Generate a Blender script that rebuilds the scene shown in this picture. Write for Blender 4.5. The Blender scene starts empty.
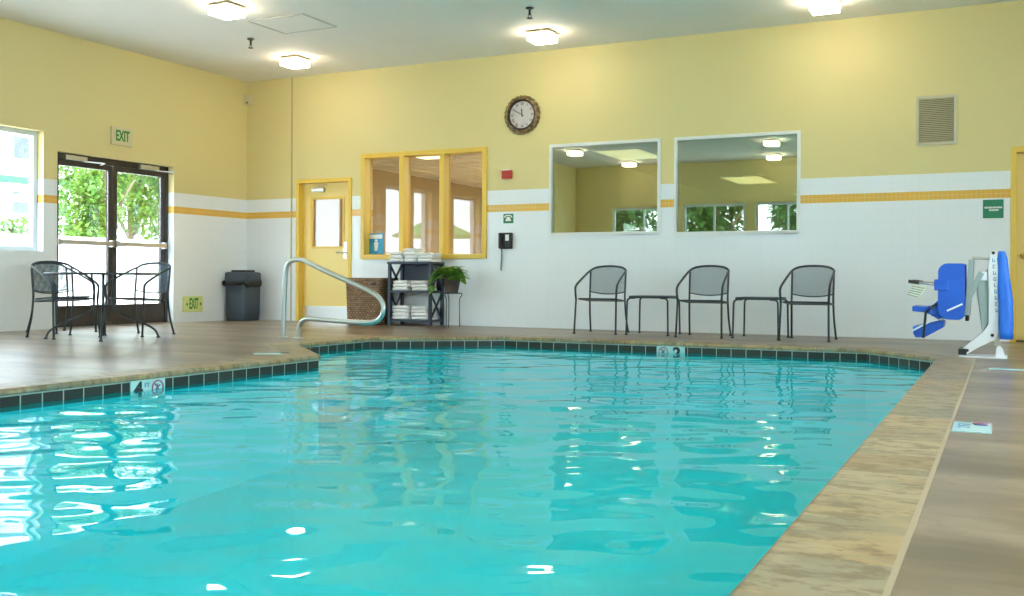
import bpy, bmesh, math, random
from mathutils import Vector, Matrix, noise
random.seed(7)
C = bpy.context.scene.collection
PI = math.pi
cos, sin = math.cos, math.sin

# ------------------------------------------------------------------ mesh builder
class MB:
    def __init__(self):
        self.v = []; self.f = []; self.sm = []
    def add(self, verts, faces, smooth=False):
        n = len(self.v)
        self.v += [tuple(p) for p in verts]
        self.f += [tuple(i + n for i in f) for f in faces]
        self.sm += [smooth] * len(faces)
        return self
    def box(self, x0, x1, y0, y1, z0, z1, M=None):
        vs = [(x0,y0,z0),(x1,y0,z0),(x1,y1,z0),(x0,y1,z0),(x0,y0,z1),(x1,y0,z1),(x1,y1,z1),(x0,y1,z1)]
        if M is not None: vs = [tuple(M @ Vector(p)) for p in vs]
        return self.add(vs, [(0,3,2,1),(4,5,6,7),(0,1,5,4),(1,2,6,5),(2,3,7,6),(3,0,4,7)])
    def bar(self, a, b, w, h, up=(0,0,1)):
        a = Vector(a); b = Vector(b); d = b - a; L = d.length; d.normalize()
        u = Vector(up)
        if abs(d.dot(u)) > .95: u = Vector((0,1,0))
        s = d.cross(u).normalized(); u = s.cross(d)
        M = Matrix((( d.x,s.x,u.x,a.x),(d.y,s.y,u.y,a.y),(d.z,s.z,u.z,a.z),(0,0,0,1)))
        return self.box(0, L, -w/2, w/2, -h/2, h/2, M)
    def tube(self, pts, r, n=8, closed=False):
        pts = [Vector(p) for p in pts]; m = len(pts)
        rs = r if isinstance(r, (list, tuple)) else [r] * m
        vs = []; prev = None
        for i, p in enumerate(pts):
            if closed: t = pts[(i+1) % m] - pts[i-1]
            else: t = pts[min(i+1, m-1)] - pts[max(i-1, 0)]
            t.normalize()
            if prev is None:
                a = Vector((0,0,1)) if abs(t.z) < .9 else Vector((1,0,0))
                s = t.cross(a).normalized()
            else:
                s = (prev - t * prev.dot(t)).normalized()
            prev = s; b = t.cross(s)
            for k in range(n):
                an = 2*PI*k/n
                vs.append(p + (s*cos(an) + b*sin(an)) * rs[i])
        fs = []
        for i in range(m if closed else m-1):
            j = (i+1) % m
            for k in range(n):
                k2 = (k+1) % n
                fs.append((i*n+k, i*n+k2, j*n+k2, j*n+k))
        self.add(vs, fs, True)
        if not closed:
            self.add(vs[:n], [tuple(range(n))[::-1]]); self.add(vs[-n:], [tuple(range(n))])
        return self
    def lathe(self, prof, c=(0,0,0), n=24, cap=True):
        vs = []; m = len(prof)
        for r, z in prof:
            for k in range(n):
                a = 2*PI*k/n
                vs.append((c[0]+r*cos(a), c[1]+r*sin(a), c[2]+z))
        fs = []
        for i in range(m-1):
            for k in range(n):
                k2 = (k+1) % n
                fs.append((i*n+k, i*n+k2, (i+1)*n+k2, (i+1)*n+k))
        self.add(vs, fs, True)
        if cap:
            self.add(vs[:n], [tuple(range(n))[::-1]]); self.add(vs[-n:], [tuple(range(n))])
        return self
    def prism(self, pts, a, b, f):
        """outline pts (p,q) extruded from a to b; f(p,q,t) -> xyz"""
        n = len(pts)
        vs = [f(p, q, a) for p, q in pts] + [f(p, q, b) for p, q in pts]
        fs = [tuple(range(n))[::-1], tuple(range(n, 2*n))]
        for i in range(n):
            j = (i+1) % n
            fs.append((i, j, n+j, n+i))
        return self.add(vs, fs)
    def loft(self, rings, cap=True, smooth=True):
        n = len(rings[0]); vs = [p for r in rings for p in r]; fs = []
        for i in range(len(rings)-1):
            for k in range(n):
                k2 = (k+1) % n
                fs.append((i*n+k, i*n+k2, (i+1)*n+k2, (i+1)*n+k))
        self.add(vs, fs, smooth)
        if cap:
            self.add(rings[0], [tuple(range(n))[::-1]]); self.add(rings[-1], [tuple(range(n))])
        return self
    def build(self, name, mat, parent=None, loc=(0,0,0), rz=0, bevel=0, seg=2, fixn=True):
        me = bpy.data.meshes.new(name)
        me.from_pydata(self.v, [], self.f); 
        me.polygons.foreach_set('use_smooth', self.sm)
        bm = bmesh.new(); bm.from_mesh(me)
        bmesh.ops.remove_doubles(bm, verts=bm.verts, dist=1e-5)
        if fixn: bmesh.ops.recalc_face_normals(bm, faces=bm.faces)
        if bevel:
            es = [e for e in bm.edges if len(e.link_faces) == 2 and e.calc_face_angle(0) > .6]
            bmesh.ops.bevel(bm, geom=es, offset=bevel, segments=seg, affect='EDGES', profile=.5)
        bm.to_mesh(me); bm.free()
        o = bpy.data.objects.new(name, me); C.objects.link(o)
        me.materials.append(mat)
        o.location = loc; o.rotation_euler = (0,0,rz)
        if parent is not None: o.parent = parent
        return o

def rrect(w, d, r, n=5, cx=0, cy=0):
    pts = []
    for qx, qy, a0 in ((1,1,0),(-1,1,PI/2),(-1,-1,PI),(1,-1,1.5*PI)):
        for k in range(n+1):
            a = a0 + PI/2*k/n
            pts.append((cx+qx*(w/2-r)+r*cos(a), cy+qy*(d/2-r)+r*sin(a)))
    return pts
def smooth(pts, n=5, closed=False):
    P = [Vector(p) for p in pts]; out = []; m = len(P)
    for i in range(m if closed else m-1):
        if closed: p0,p1,p2,p3 = P[i-1],P[i],P[(i+1)%m],P[(i+2)%m]
        else: p0,p1,p2,p3 = P[max(i-1,0)],P[i],P[i+1],P[min(i+2,m-1)]
        for k in range(n):
            t = k/n
            out.append(.5*((2*p1)+(p2-p0)*t+(2*p0-5*p1+4*p2-p3)*t*t+(3*p1-p0-3*p2+p3)*t**3))
    if not closed: out.append(P[-1])
    return out

def tag(o, label=None, cat=None, group=None, kind=None):
    if label: o['label'] = label
    if cat: o['category'] = cat
    if group: o['group'] = group
    if kind: o['kind'] = kind
    return o
def thing(name, label, cat, loc=(0,0,0), rz=0, group=None):
    o = bpy.data.objects.new(name, None); C.objects.link(o)
    o.location = loc; o.rotation_euler = (0,0,rz); o.empty_display_size = .1
    return tag(o, label, cat, group)
def dup(root, loc, rz, label, group=None):
    r = root.copy(); C.objects.link(r); r.location = loc; r.rotation_euler = (0,0,rz)
    r['label'] = label
    if group: r['group'] = group
    for ch in list(root.children):
        c = ch.copy(); C.objects.link(c); c.parent = r
        for g in list(ch.children):
            d = g.copy(); C.objects.link(d); d.parent = c
    return r
def struct(o): o['kind'] = 'structure'; return o
def text(name, s, size, mat, parent, loc, rot, depth=.002, sx=1, bold=0):
    cu = bpy.data.curves.new(name, 'FONT'); cu.body = s; cu.size = size
    cu.align_x = 'CENTER'; cu.align_y = 'CENTER'; cu.extrude = depth; cu.offset = bold
    t = bpy.data.objects.new(name, cu); C.objects.link(t)
    dg = bpy.context.evaluated_depsgraph_get(); dg.update()
    me = bpy.data.meshes.new_from_object(t.evaluated_get(dg))
    bpy.data.objects.remove(t); bpy.data.curves.remove(cu)
    o = bpy.data.objects.new(name, me); C.objects.link(o); me.materials.clear(); me.materials.append(mat)
    o.location = loc; o.rotation_euler = rot; o.scale = (sx,1,1); o.parent = parent
    return o
BACK = (PI/2, 0, 0); LEFT = (PI/2, 0, PI/2)

# ------------------------------------------------------------------ materials
def mat(name, col=(.8,.8,.8), rough=.5, metal=0, spec=.5, emit=None, es=0):
    m = bpy.data.materials.new(name); m.use_nodes = True
    b = m.node_tree.nodes['Principled BSDF']
    b.inputs['Base Color'].default_value = (*col, 1); b.inputs['Roughness'].default_value = rough
    b.inputs['Metallic'].default_value = metal; b.inputs['Specular IOR Level'].default_value = spec
    if emit:
        b.inputs['Emission Color'].default_value = (*emit, 1); b.inputs['Emission Strength'].default_value = es
    return m
class NT:
    def __init__(self, m):
        self.m = m; self.t = m.node_tree; self.b = self.t.nodes.get('Principled BSDF')
    def n(self, typ, **kw):
        x = self.t.nodes.new('ShaderNode' + typ)
        for k, v in kw.items(): setattr(x, k, v)
        return x
    def l(self, a, b): self.t.links.new(a, b)
    def math(self, op, a, b=None, c=None):
        x = self.n('Math', operation=op)
        for i, q in enumerate((a, b, c)):
            if q is None: continue
            if isinstance(q, (int, float)): x.inputs[i].default_value = q
            else: self.l(q, x.inputs[i])
        return x.outputs[0]
    def mix(self, fac, a, b):
        x = self.n('Mix', data_type='RGBA')
        if isinstance(fac, (int, float)): x.inputs[0].default_value = fac
        else: self.l(fac, x.inputs[0])
        for i, q in ((6, a), (7, b)):
            if isinstance(q, tuple): x.inputs[i].default_value = (*q, 1)
            else: self.l(q, x.inputs[i])
        return x.outputs[2]
    def noise(self, vec, scale, detail=4, rough=.55):
        x = self.n('TexNoise'); x.inputs['Scale'].default_value = scale
        x.inputs['Detail'].default_value = detail; x.inputs['Roughness'].default_value = rough
        self.l(vec, x.inputs['Vector']); return x.outputs['Fac']
    def scaled(self, vec, s, rot=(0,0,0)):
        x = self.n('Mapping'); x.inputs['Scale'].default_value = s; x.inputs['Rotation'].default_value = rot
        self.l(vec, x.inputs['Vector']); return x.outputs[0]
    def ramp(self, fac, stops):
        x = self.n('ValToRGB'); e = x.color_ramp.elements
        while len(e) > 1: e.remove(e[-1])
        e[0].position = stops[0][0]; e[0].color = (*stops[0][1], 1)
        for p, c in stops[1:]:
            q = e.new(p); q.color = (*c, 1)
        self.l(fac, x.inputs[0]); return x.outputs[0]
    def bump(self, h, strength, dist):
        x = self.n('Bump'); x.inputs['Strength'].default_value = strength; x.inputs['Distance'].default_value = dist
        self.l(h, x.inputs['Height']); self.l(x.outputs[0], self.b.inputs['Normal'])
    def color(self, c): self.l(c, self.b.inputs['Base Color'])

def wall_mat():
    m = mat('painted_and_tiled_wall', rough=.45); N = NT(m)
    pos = N.n('NewGeometry').outputs['Position']; s = N.n('SeparateXYZ'); N.l(pos, s.inputs[0])
    x, y, z = s.outputs
    h = N.math('ADD', x, y)
    def grid(u, v, size, w):
        a = N.math('LESS_THAN', N.math('FRACT', N.math('DIVIDE', u, size)), w)
        b = N.math('LESS_THAN', N.math('FRACT', N.math('DIVIDE', v, size)), w)
        return N.math('MAXIMUM', a, b)
    big = grid(h, z, .152, .025); small = grid(h, N.math('SUBTRACT', z, 1.607), .05, .08)
    white = N.mix(big, (.835,.88,.92), (.79,.83,.86))
    band = N.mix(small, (.78,.45,.075), (.80,.60,.27))
    isband = N.math('MULTIPLY', N.math('GREATER_THAN', z, 1.607), N.math('LESS_THAN', z, 1.707))
    ispaint = N.math('GREATER_THAN', z, 1.91)
    paint = N.mix(N.noise(pos, .6, 2), (.74,.63,.29), (.76,.65,.315))
    N.color(N.mix(ispaint, N.mix(isband, white, band), paint))
    r = N.mix(ispaint, (.22,.22,.22), (.55,.55,.55)); N.l(r, N.b.inputs['Roughness'])
    return m
def deck_mat():
    m = mat('stained_concrete', rough=.35, spec=.4); N = NT(m)
    pos = N.n('NewGeometry').outputs['Position']
    a = N.noise(N.scaled(pos, (.35,1.6,1)), 1.3, 6, .6); b = N.noise(pos, 5.5, 8, .7); c = N.noise(N.scaled(pos,(1.,3.5,1)), 3., 5)
    base = N.ramp(a, [(.40,(.135,.095,.06)),(.5,(.235,.168,.112)),(.60,(.33,.248,.175))])
    base = N.mix(N.math('MULTIPLY', N.math('GREATER_THAN', b, .52), .28), base, (.145,.102,.068))
    base = N.mix(N.math('MULTIPLY', c, .3), base, (.31,.25,.19))
    N.color(base)
    N.l(N.math('MULTIPLY_ADD', c, .12, .24), N.b.inputs['Roughness'])
    N.bump(N.noise(pos, 7, 3), .05, .005)
    return m
def coping_mat():
    m = mat('honey_slate_coping', rough=.4); N = NT(m)
    uv = N.n('UVMap').outputs[0]; s = N.n('SeparateXYZ'); N.l(uv, s.inputs[0]); u, v = s.outputs[0], s.outputs[1]
    pos = N.n('NewGeometry').outputs['Position']
    blk = N.math('FLOOR', N.math('DIVIDE', u, .405))
    wn = N.n('TexWhiteNoise', noise_dimensions='1D'); N.l(blk, wn.inputs['W'])
    off = N.n('CombineXYZ'); N.l(N.math('MULTIPLY', u, 4.5), off.inputs[0]); N.l(N.math('MULTIPLY_ADD', v, 1.6, N.math('MULTIPLY', wn.outputs[0], 31.)), off.inputs[1])
    a = N.noise(off.outputs[0], .9, 5, .6); a2 = N.noise(off.outputs[0], 3.2, 8, .68); a3 = N.noise(off.outputs[0], 1.9, 7, .65); b = N.noise(pos, 2.6, 6, .65)
    c1 = N.ramp(wn.outputs[0], [(0,(.31,.205,.09)),(.25,(.43,.31,.155)),(.5,(.27,.235,.165)),(.75,(.48,.37,.21)),(1,(.33,.215,.095))])
    c1 = N.mix(N.ramp(a, [(.46,(0,0,0)),(.60,(.75,.75,.75))]), c1, (.24,.205,.14))
    c1 = N.mix(N.ramp(b, [(.54,(0,0,0)),(.66,(.6,.6,.6))]), c1, (.42,.235,.10))
    c1 = N.mix(N.ramp(a2, [(.49,(0,0,0)),(.58,(.75,.75,.75))]), c1, (.17,.115,.055))
    c1 = N.mix(N.ramp(a3, [(.54,(0,0,0)),(.62,(.6,.6,.6))]), c1, (.46,.37,.235))
    j = N.math('LESS_THAN', N.math('FRACT', N.math('DIVIDE', u, .405)), .02)
    c1 = N.mix(j, c1, (.27,.22,.15)); N.color(N.mix(N.math('LESS_THAN', v, .064), c1, (.40,.31,.20))); N.bump(N.math('SUBTRACT', a, j), .25, .008)
    return m
def basin_mat():
    m = mat('pool_tile_and_plaster', rough=.45, spec=.3); N = NT(m)
    uv = N.n('UVMap').outputs[0]; s = N.n('SeparateXYZ'); N.l(uv, s.inputs[0]); u = s.outputs[0]
    pos = N.n('NewGeometry').outputs['Position']; sp = N.n('SeparateXYZ'); N.l(pos, sp.inputs[0]); z = sp.outputs[2]
    blk = N.math('FLOOR', N.math('DIVIDE', u, .155)); wn = N.n('TexWhiteNoise', noise_dimensions='1D'); N.l(blk, wn.inputs['W'])
    tile = N.mix(wn.outputs[0], (.010,.019,.018), (.035,.046,.042))
    tile = N.mix(N.math('MULTIPLY', N.noise(pos, 14, 5), .5), tile, (.06,.045,.035))
    g = N.math('LESS_THAN', N.math('FRACT', N.math('DIVIDE', u, .155)), .06)
    g = N.math('MAXIMUM', g, N.math('GREATER_THAN', z, -.045))
    tile = N.mix(g, tile, (.36,.43,.38))
    N.color(N.mix(N.math('GREATER_THAN', z, -.135), (.014,.79,.87), tile))
    return m
def water_mat():
    m = bpy.data.materials.new('pool_water'); m.use_nodes = True; t = m.node_tree; t.nodes.clear(); N = NT(m)
    out = N.n('OutputMaterial')
    fr = N.n('Fresnel'); fr.inputs['IOR'].default_value = 1.17
    gl = N.n('BsdfGlossy'); gl.inputs['Roughness'].default_value = 0.0
    rf = N.n('BsdfRefraction'); rf.inputs['IOR'].default_value = 1.33; rf.inputs['Roughness'].default_value = .0
    tr = N.n('BsdfTransparent')
    for q in (rf, tr): q.inputs[0].default_value = (.33,.97,1,1)
    mx = N.n('MixShader'); mx.inputs[0].default_value = .8; N.l(rf.outputs[0], mx.inputs[1]); N.l(tr.outputs[0], mx.inputs[2])
    bf = N.n('NewGeometry').outputs['Backfacing']
    ff = N.math('MULTIPLY_ADD', bf, .04, N.math('MULTIPLY', fr.outputs[0], N.math('SUBTRACT', 1., bf)))
    m2 = N.n('MixShader'); N.l(ff, m2.inputs[0]); N.l(mx.outputs[0], m2.inputs[1]); N.l(gl.outputs[0], m2.inputs[2])
    N.l(m2.outputs[0], out.inputs[0])
    return m
def glass_mat(name, fac, tcol, gcol=(1,1,1)):
    m = bpy.data.materials.new(name); m.use_nodes = True; t = m.node_tree; t.nodes.clear(); N = NT(m)
    out = N.n('OutputMaterial'); gl = N.n('BsdfGlossy'); gl.inputs['Roughness'].default_value = 0; gl.inputs[0].default_value = (*gcol,1)
    tr = N.n('BsdfTransparent'); tr.inputs[0].default_value = (*tcol,1)
    mx = N.n('MixShader'); mx.inputs[0].default_value = fac; N.l(tr.outputs[0], mx.inputs[1]); N.l(gl.outputs[0], mx.inputs[2]); N.l(mx.outputs[0], out.inputs[0])
    return m
def mesh_mat(name, col, size=.014, w=.26):
    m = mat(name, col, .45, .3); N = NT(m)
    oc = N.n('TexCoord').outputs['Object']; s = N.n('SeparateXYZ'); N.l(oc, s.inputs[0]); x, y, z = s.outputs
    yz = N.math('ADD', y, z)
    a = N.math('LESS_THAN', N.math('FRACT', N.math('DIVIDE', N.math('ADD', x, yz), size)), w)
    b = N.math('LESS_THAN', N.math('FRACT', N.math('DIVIDE', N.math('SUBTRACT', x, yz), size)), w)
    k = N.math('MAXIMUM', a, b)
    tr = N.n('BsdfTransparent'); mx = N.n('MixShader'); N.l(k, mx.inputs[0]); N.l(tr.outputs[0], mx.inputs[1]); N.l(N.b.outputs[0], mx.inputs[2])
    N.l(mx.outputs[0], t_out(m).inputs[0]); return m
def t_out(m): return [n for n in m.node_tree.nodes if n.type == 'OUTPUT_MATERIAL'][0]
def wicker_mat():
    m = mat('woven_wicker', rough=.6); N = NT(m)
    oc = N.n('TexCoord').outputs['Object']; s = N.n('SeparateXYZ'); N.l(oc, s.inputs[0]); x, y, z = s.outputs
    row = N.math('FLOOR', N.math('DIVIDE', z, .030))
    u = N.math('ADD', N.math('DIVIDE', N.math('ADD', x, y), .055), N.math('MULTIPLY', row, .5))
    h = N.math('MULTIPLY', N.math('SINE', N.math('MULTIPLY', N.math('FRACT', u), PI)), N.math('SINE', N.math('MULTIPLY', N.math('FRACT', N.math('DIVIDE', z, .030)), PI)))
    cb = N.n('CombineXYZ'); N.l(N.math('FLOOR', u), cb.inputs[0]); N.l(row, cb.inputs[1])
    wn = N.n('TexWhiteNoise', noise_dimensions='2D'); N.l(cb.outputs[0], wn.inputs['Vector'])
    c = N.mix(wn.outputs[0], (.26,.14,.06), (.52,.33,.18))
    N.color(N.mix(N.math('MULTIPLY', h, .9), (.12,.065,.03), c)); N.bump(h, .8, .01)
    return m
def noise_mat(name, c1, c2, scale, rough=.6, stretch=(1,1,1), bump=0):
    m = mat(name, c1, rough); N = NT(m)
    oc = N.n('TexCoord').outputs['Object']
    f = N.noise(N.scaled(oc, stretch), scale, 4); N.color(N.ramp(f, [(.35,c1),(.65,c2)]))
    if bump: N.bump(f, bump, .01)
    return m
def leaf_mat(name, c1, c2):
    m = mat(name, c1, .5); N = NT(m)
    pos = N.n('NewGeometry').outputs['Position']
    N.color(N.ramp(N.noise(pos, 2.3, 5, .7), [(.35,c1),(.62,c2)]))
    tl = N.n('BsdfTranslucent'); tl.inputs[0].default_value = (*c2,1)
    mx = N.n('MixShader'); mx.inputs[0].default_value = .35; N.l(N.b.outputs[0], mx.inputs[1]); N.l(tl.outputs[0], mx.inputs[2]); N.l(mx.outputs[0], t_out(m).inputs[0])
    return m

M = dict(
 wall=wall_mat(), deck=deck_mat(), coping=coping_mat(), basin=basin_mat(), water=water_mat(),
 ceiling=noise_mat('ceiling_paint', (.84,.83,.79), (.86,.85,.81), 1.5, .75),
 frame_yellow=mat('golden_yellow_paint', (.84,.57,.085), .4), leaf_yellow=mat('pale_yellow_paint', (.90,.69,.22), .4),
 white=mat('white_paint', (.82,.84,.83), .4), bluewhite=mat('cool_white_vinyl', (.66,.73,.78), .35),
 bronze=noise_mat('dark_bronze_metal', (.035,.03,.03), (.06,.05,.045), 5, .35),
 steel=mat('brushed_steel', (.62,.62,.60), .28, 1), chrome=mat('polished_rail_steel', (.52,.57,.56), .3, .85),
 brass=mat('brass', (.55,.40,.15), .3, 1),
 glass=glass_mat('clear_glass', .09, (.96,.98,.97)), lobby_glass=glass_mat('lobby_glass', .06, (.84,.86,.84)),
 office_glass=glass_mat('dim_reflective_glass', .36, (.55,.60,.50), (.84,.93,.82)),
 iron=noise_mat('dark_wrought_iron', (.016,.032,.044), (.03,.052,.066), 9, .4),
 mesh=mesh_mat('expanded_metal_mesh', (.055,.105,.15), .014, .30), seatmesh=mesh_mat('seat_metal_mesh', (.05,.075,.10), .014, .5),
 navy=noise_mat('navy_painted_wood', (.022,.036,.062), (.03,.045,.075), 6, .45),
 towel=noise_mat('white_terry', (.80,.80,.80), (.86,.86,.85), 40, .9, bump=.3),
 wicker=wicker_mat(), can=noise_mat('slate_plastic', (.04,.06,.085), (.05,.07,.10), 4, .5), black=mat('black_plastic', (.012,.013,.015), .4),
 bag=noise_mat('black_liner_film', (.008,.009,.01), (.015,.016,.018), 20, .25, bump=.5),
 red=mat('fire_alarm_red', (.50,.03,.02), .4), green=mat('sign_green', (.012,.22,.11), .45), signwhite=mat('sign_white', (.85,.88,.86), .5),
 exitbody=mat('exit_housing', (.66,.60,.38), .5), exitgreen=mat('exit_green', (.012,.27,.045), .5),
 exitglow=mat('photoluminescent_panel', (.70,.74,.28), .5),
 blue=noise_mat('royal_blue_plastic', (.012,.10,.56), (.016,.13,.66), 3, .35), blueplastic=mat('deep_blue_plastic', (.01,.085,.50), .3),
 bluecloth=noise_mat('royal_blue_vinyl_cover', (.014,.14,.72), (.02,.22,.90), 5, .45, (3,3,.6), .5),
 liftwhite=mat('white_powder_coat', (.80,.83,.86), .35), liftgrey=mat('grey_green_metal', (.36,.46,.44), .45, .2), liftink=mat('blue_lettering', (.10,.32,.55), .5),
 jointtan=mat('tan_joint_sealant', (.50,.44,.24), .6), hatchgrey=mat('grey_hatch_frame', (.50,.50,.44), .6),
 paper=noise_mat('laminated_card', (.62,.62,.50), (.75,.75,.62), 30, .6),
 clockrim=noise_mat('ornate_bronze_rim', (.05,.03,.012), (.36,.24,.09), 22, .35, bump=.6), clockface=noise_mat('aged_ivory_dial', (.56,.52,.54), (.66,.61,.60), 7, .6),
 ink=mat('dark_ink', (.02,.02,.03), .5), lamp=mat('lit_diffuser', (.9,.85,.7), .4, emit=(1,.83,.60), es=12.5),
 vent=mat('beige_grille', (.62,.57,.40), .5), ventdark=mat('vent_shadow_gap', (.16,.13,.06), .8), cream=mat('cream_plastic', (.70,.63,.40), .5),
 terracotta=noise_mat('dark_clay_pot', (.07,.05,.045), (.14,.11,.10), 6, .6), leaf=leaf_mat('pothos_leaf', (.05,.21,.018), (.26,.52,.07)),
 tree=leaf_mat('light_green_leaf', (.03,.14,.01), (.17,.32,.05)), darktree=leaf_mat('dark_green_leaf', (.015,.085,.015), (.07,.20,.045)),  # a lighter and a darker leaf green
 bark=noise_mat('bark', (.10,.07,.05), (.2,.15,.1), 8, .9), patio=noise_mat('pale_patio_concrete', (.72,.69,.66), (.80,.77,.74), .7, .8),
 stucco=noise_mat('white_stucco', (.80,.79,.77), (.84,.83,.81), 1.2, .9), pinkcap=mat('pinkish_cap_stone', (.50,.40,.36), .8),
 trimgreen=mat('green_trim', (.015,.13,.055), .6), roofgrey=mat('grey_roof', (.10,.105,.12), .7), panebl=mat('bluish_window_pane', (.06,.075,.10), .25),
 umbgreen=mat('green_canvas', (.03,.34,.12), .8), umbwhite=mat('white_canvas', (.82,.82,.80), .8),
 lobbywall=mat('taupe_paint', (.36,.27,.15), .7), lobbyceil=noise_mat('acoustic_tile', (.78,.74,.66), (.82,.78,.70), 60, .9), officewall=mat('olive_paint', (.20,.19,.10), .8),
 carpet=noise_mat('brown_carpet', (.30,.24,.18), (.36,.29,.22), 30, .9), troffer=mat('added_lobby_light', (.9,.85,.7), .5, emit=(1,.90,.72), es=55), officetroffer=mat('office_troffer', (.9,.85,.6), .5, emit=(1,.86,.5), es=1.6),  # the strong troffer glow serves only the added lobby lights
 poster=noise_mat('blue_poster', (.02,.24,.48), (.05,.38,.62), 9, .5), marker=noise_mat('glazed_marker_tile', (.42,.66,.66), (.50,.72,.72), 5, .25),
 markblue=mat('marker_blue', (.05,.13,.30), .5), markred=mat('faded_marker_red', (.42,.13,.16), .5), dome=mat('smoked_dome', (.03,.025,.02), .15),
)

# ------------------------------------------------------------------ room shell
BW, LW, RW, FW, CZ = 12.45, -10.9, 2.6, -1.15, 3.8
def wall_boxes(mb, a0, a1, z0, z1, holes, f):
    """solid wall slab along a, with rectangular holes (a0,a1,z0,z1)"""
    cuts = sorted({a0, a1, *[h[0] for h in holes], *[h[1] for h in holes]})
    for i in range(len(cuts)-1):
        l, r = cuts[i], cuts[i+1]; m = (l+r)/2
        hs = sorted([h for h in holes if h[0] < m < h[1]], key=lambda h: h[2]); z = z0
        for h in hs:
            if h[2] > z: f(mb, l, r, z, h[2])
            z = h[3]
        if z < z1: f(mb, l, r, z, z1)
YD = (-9.86, -8.90, 0, 2.15)          # yellow door opening
YW = (-8.62, -6.60, 1.01, 2.47)       # lobby window opening
G1 = (-5.56, -4.04, 1.29, 2.48); G2 = (-3.80, -2.27, 1.27, 2.475)
RD = (.10, 1.08, 0, 2.13)
mb = MB(); wall_boxes(mb, LW-.25, RW+.2, -.1, CZ+.1, [YD, YW, G1, G2, RD], lambda b,l,r,z,t: b.box(l,r,BW,BW+.2,z,t))
struct(mb.build('wall_back', M['wall']))
WA = (6.95, 8.68, .99, 2.51); WB = (4.8, 6.5, .99, 2.51); WC = (2.6, 4.35, .99, 2.51); DD = (8.885, 10.885, 0, 2.285)  # WC is an unseen window, added for its light
mb = MB(); wall_boxes(mb, FW-.2, BW, -.1, CZ+.1, [WA, WB, WC, DD], lambda b,l,r,z,t: b.box(LW-.25,LW,l,r,z,t))
struct(mb.build('wall_left', M['wall']))
FA = (-9.8,-8.0,.9,2.64); FB = (-7.78,-6.1,.9,2.68); FC = (-5.84,-4.2,.9,2.68)
mb = MB(); wall_boxes(mb, LW-.25, RW+.2, -.1, CZ+.1, [FA,FB,FC], lambda b,l,r,z,t: b.box(l,r,FW-.2,FW,z,t))
struct(mb.build('wall_front', M['wall']))
RA = (.2,4.0,.9,2.9); RB = (4.6,8.4,.9,2.9)  # unseen window openings added for more daylight from the right
mb = MB(); wall_boxes(mb, FW, BW, -.1, CZ+.1, [RA,RB], lambda b,l,r,z,t: b.box(RW,RW+.2,l,r,z,t))
struct(mb.build('wall_right', M['wall']))
struct(MB().box(LW-.25,RW+.2,FW-.2,BW+.2,CZ,CZ+.2).build('ceiling', M['ceiling']))
# wall joint strip running down the back wall
struct(MB().box(-10.012,-9.988,BW-.008,BW,0,CZ).build('trim_1', M['jointtan']))

# pool outline, counter-clockwise
POOL = [(-.52,.25),(-.52,9.45),(-1.22,10.3),(-5.2,10.3),(-6.43,9.42),(-6.43,8.1),(-5.36,7.05),(-5.36,.25)]
def offset(poly, d):
    out = []; n = len(poly)
    for i in range(n):
        a, b, c = Vector(poly[i-1]), Vector(poly[i]), Vector(poly[(i+1) % n])
        e1 = (b-a).normalized(); e2 = (c-b).normalized()
        n1 = Vector((e1.y,-e1.x)); n2 = Vector((e2.y,-e2.x))
        m = (n1+n2); m = m / max(m.dot(n1), .2) if m.length > 0 else n1
        out.append((b.x+m.x*d, b.y+m.y*d))
    return out
COPO = offset(POOL, .30); COPI = offset(POOL, -.02)
# floor with the pool cut out
bm = bmesh.new()
outer = [(LW-.25,FW-.2),(RW+.2,FW-.2),(RW+.2,BW+.2),(LW-.25,BW+.2)]
es = []
for lp in (outer, offset(POOL, .295)):
    vs = [bm.verts.new((x,y,0)) for x,y in lp]
    es += [bm.edges.new((vs[i], vs[(i+1) % len(vs)])) for i in range(len(vs))]
bmesh.ops.triangle_fill(bm, use_beauty=True, edges=es)
r = bmesh.ops.extrude_face_region(bm, geom=bm.faces[:])
for v in [g for g in r['geom'] if isinstance(g, bmesh.types.BMVert)]: v.co.z = -.1
bmesh.ops.recalc_face_normals(bm, faces=bm.faces)
me = bpy.data.meshes.new('floor'); bm.to_mesh(me); bm.free(); me.materials.append(M['deck'])
fl = bpy.data.objects.new('floor', me); C.objects.link(fl); struct(fl)

def ring_mesh(name, loops, mat_, useq=None):
    """loops: list of (poly, z); strips between successive loops, UV u along perimeter"""
    n = len(POOL); bm = bmesh.new(); uvl = bm.loops.layers.uv.new('UVMap')
    L = [0]
    for i in range(n): L.append(L[-1] + (Vector(POOL[(i+1)%n])-Vector(POOL[i])).length)
    V = [[bm.verts.new((x,y,z)) for x,y in p] for p, z in loops]
    acc = [0]
    for k in range(len(loops)-1):
        (p,z),(q,w) = loops[k], loops[k+1]
        acc.append(acc[-1] + (Vector((*p[0],z))-Vector((*q[0],w))).length)
    for k in range(len(loops)-1):
        for i in range(n):
            j = (i+1) % n
            f = bm.faces.new((V[k][i], V[k][j], V[k+1][j], V[k+1][i]))
            e = (Vector(POOL[j])-Vector(POOL[i])).normalized()
            for lo, vv in zip(f.loops, (acc[k],acc[k],acc[k+1],acc[k+1])):
                d = Vector(lo.vert.co.xy) - Vector(POOL[i])
                lo[uvl].uv = (L[i] + d.dot(e) + 50, vv)
    bmesh.ops.recalc_face_normals(bm, faces=bm.faces)
    me = bpy.data.meshes.new(name); bm.to_mesh(me); bm.free(); me.materials.append(mat_)
    o = bpy.data.objects.new(name, me); C.objects.link(o); return struct(o)
cop2 = offset(POOL, -.008)
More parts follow.
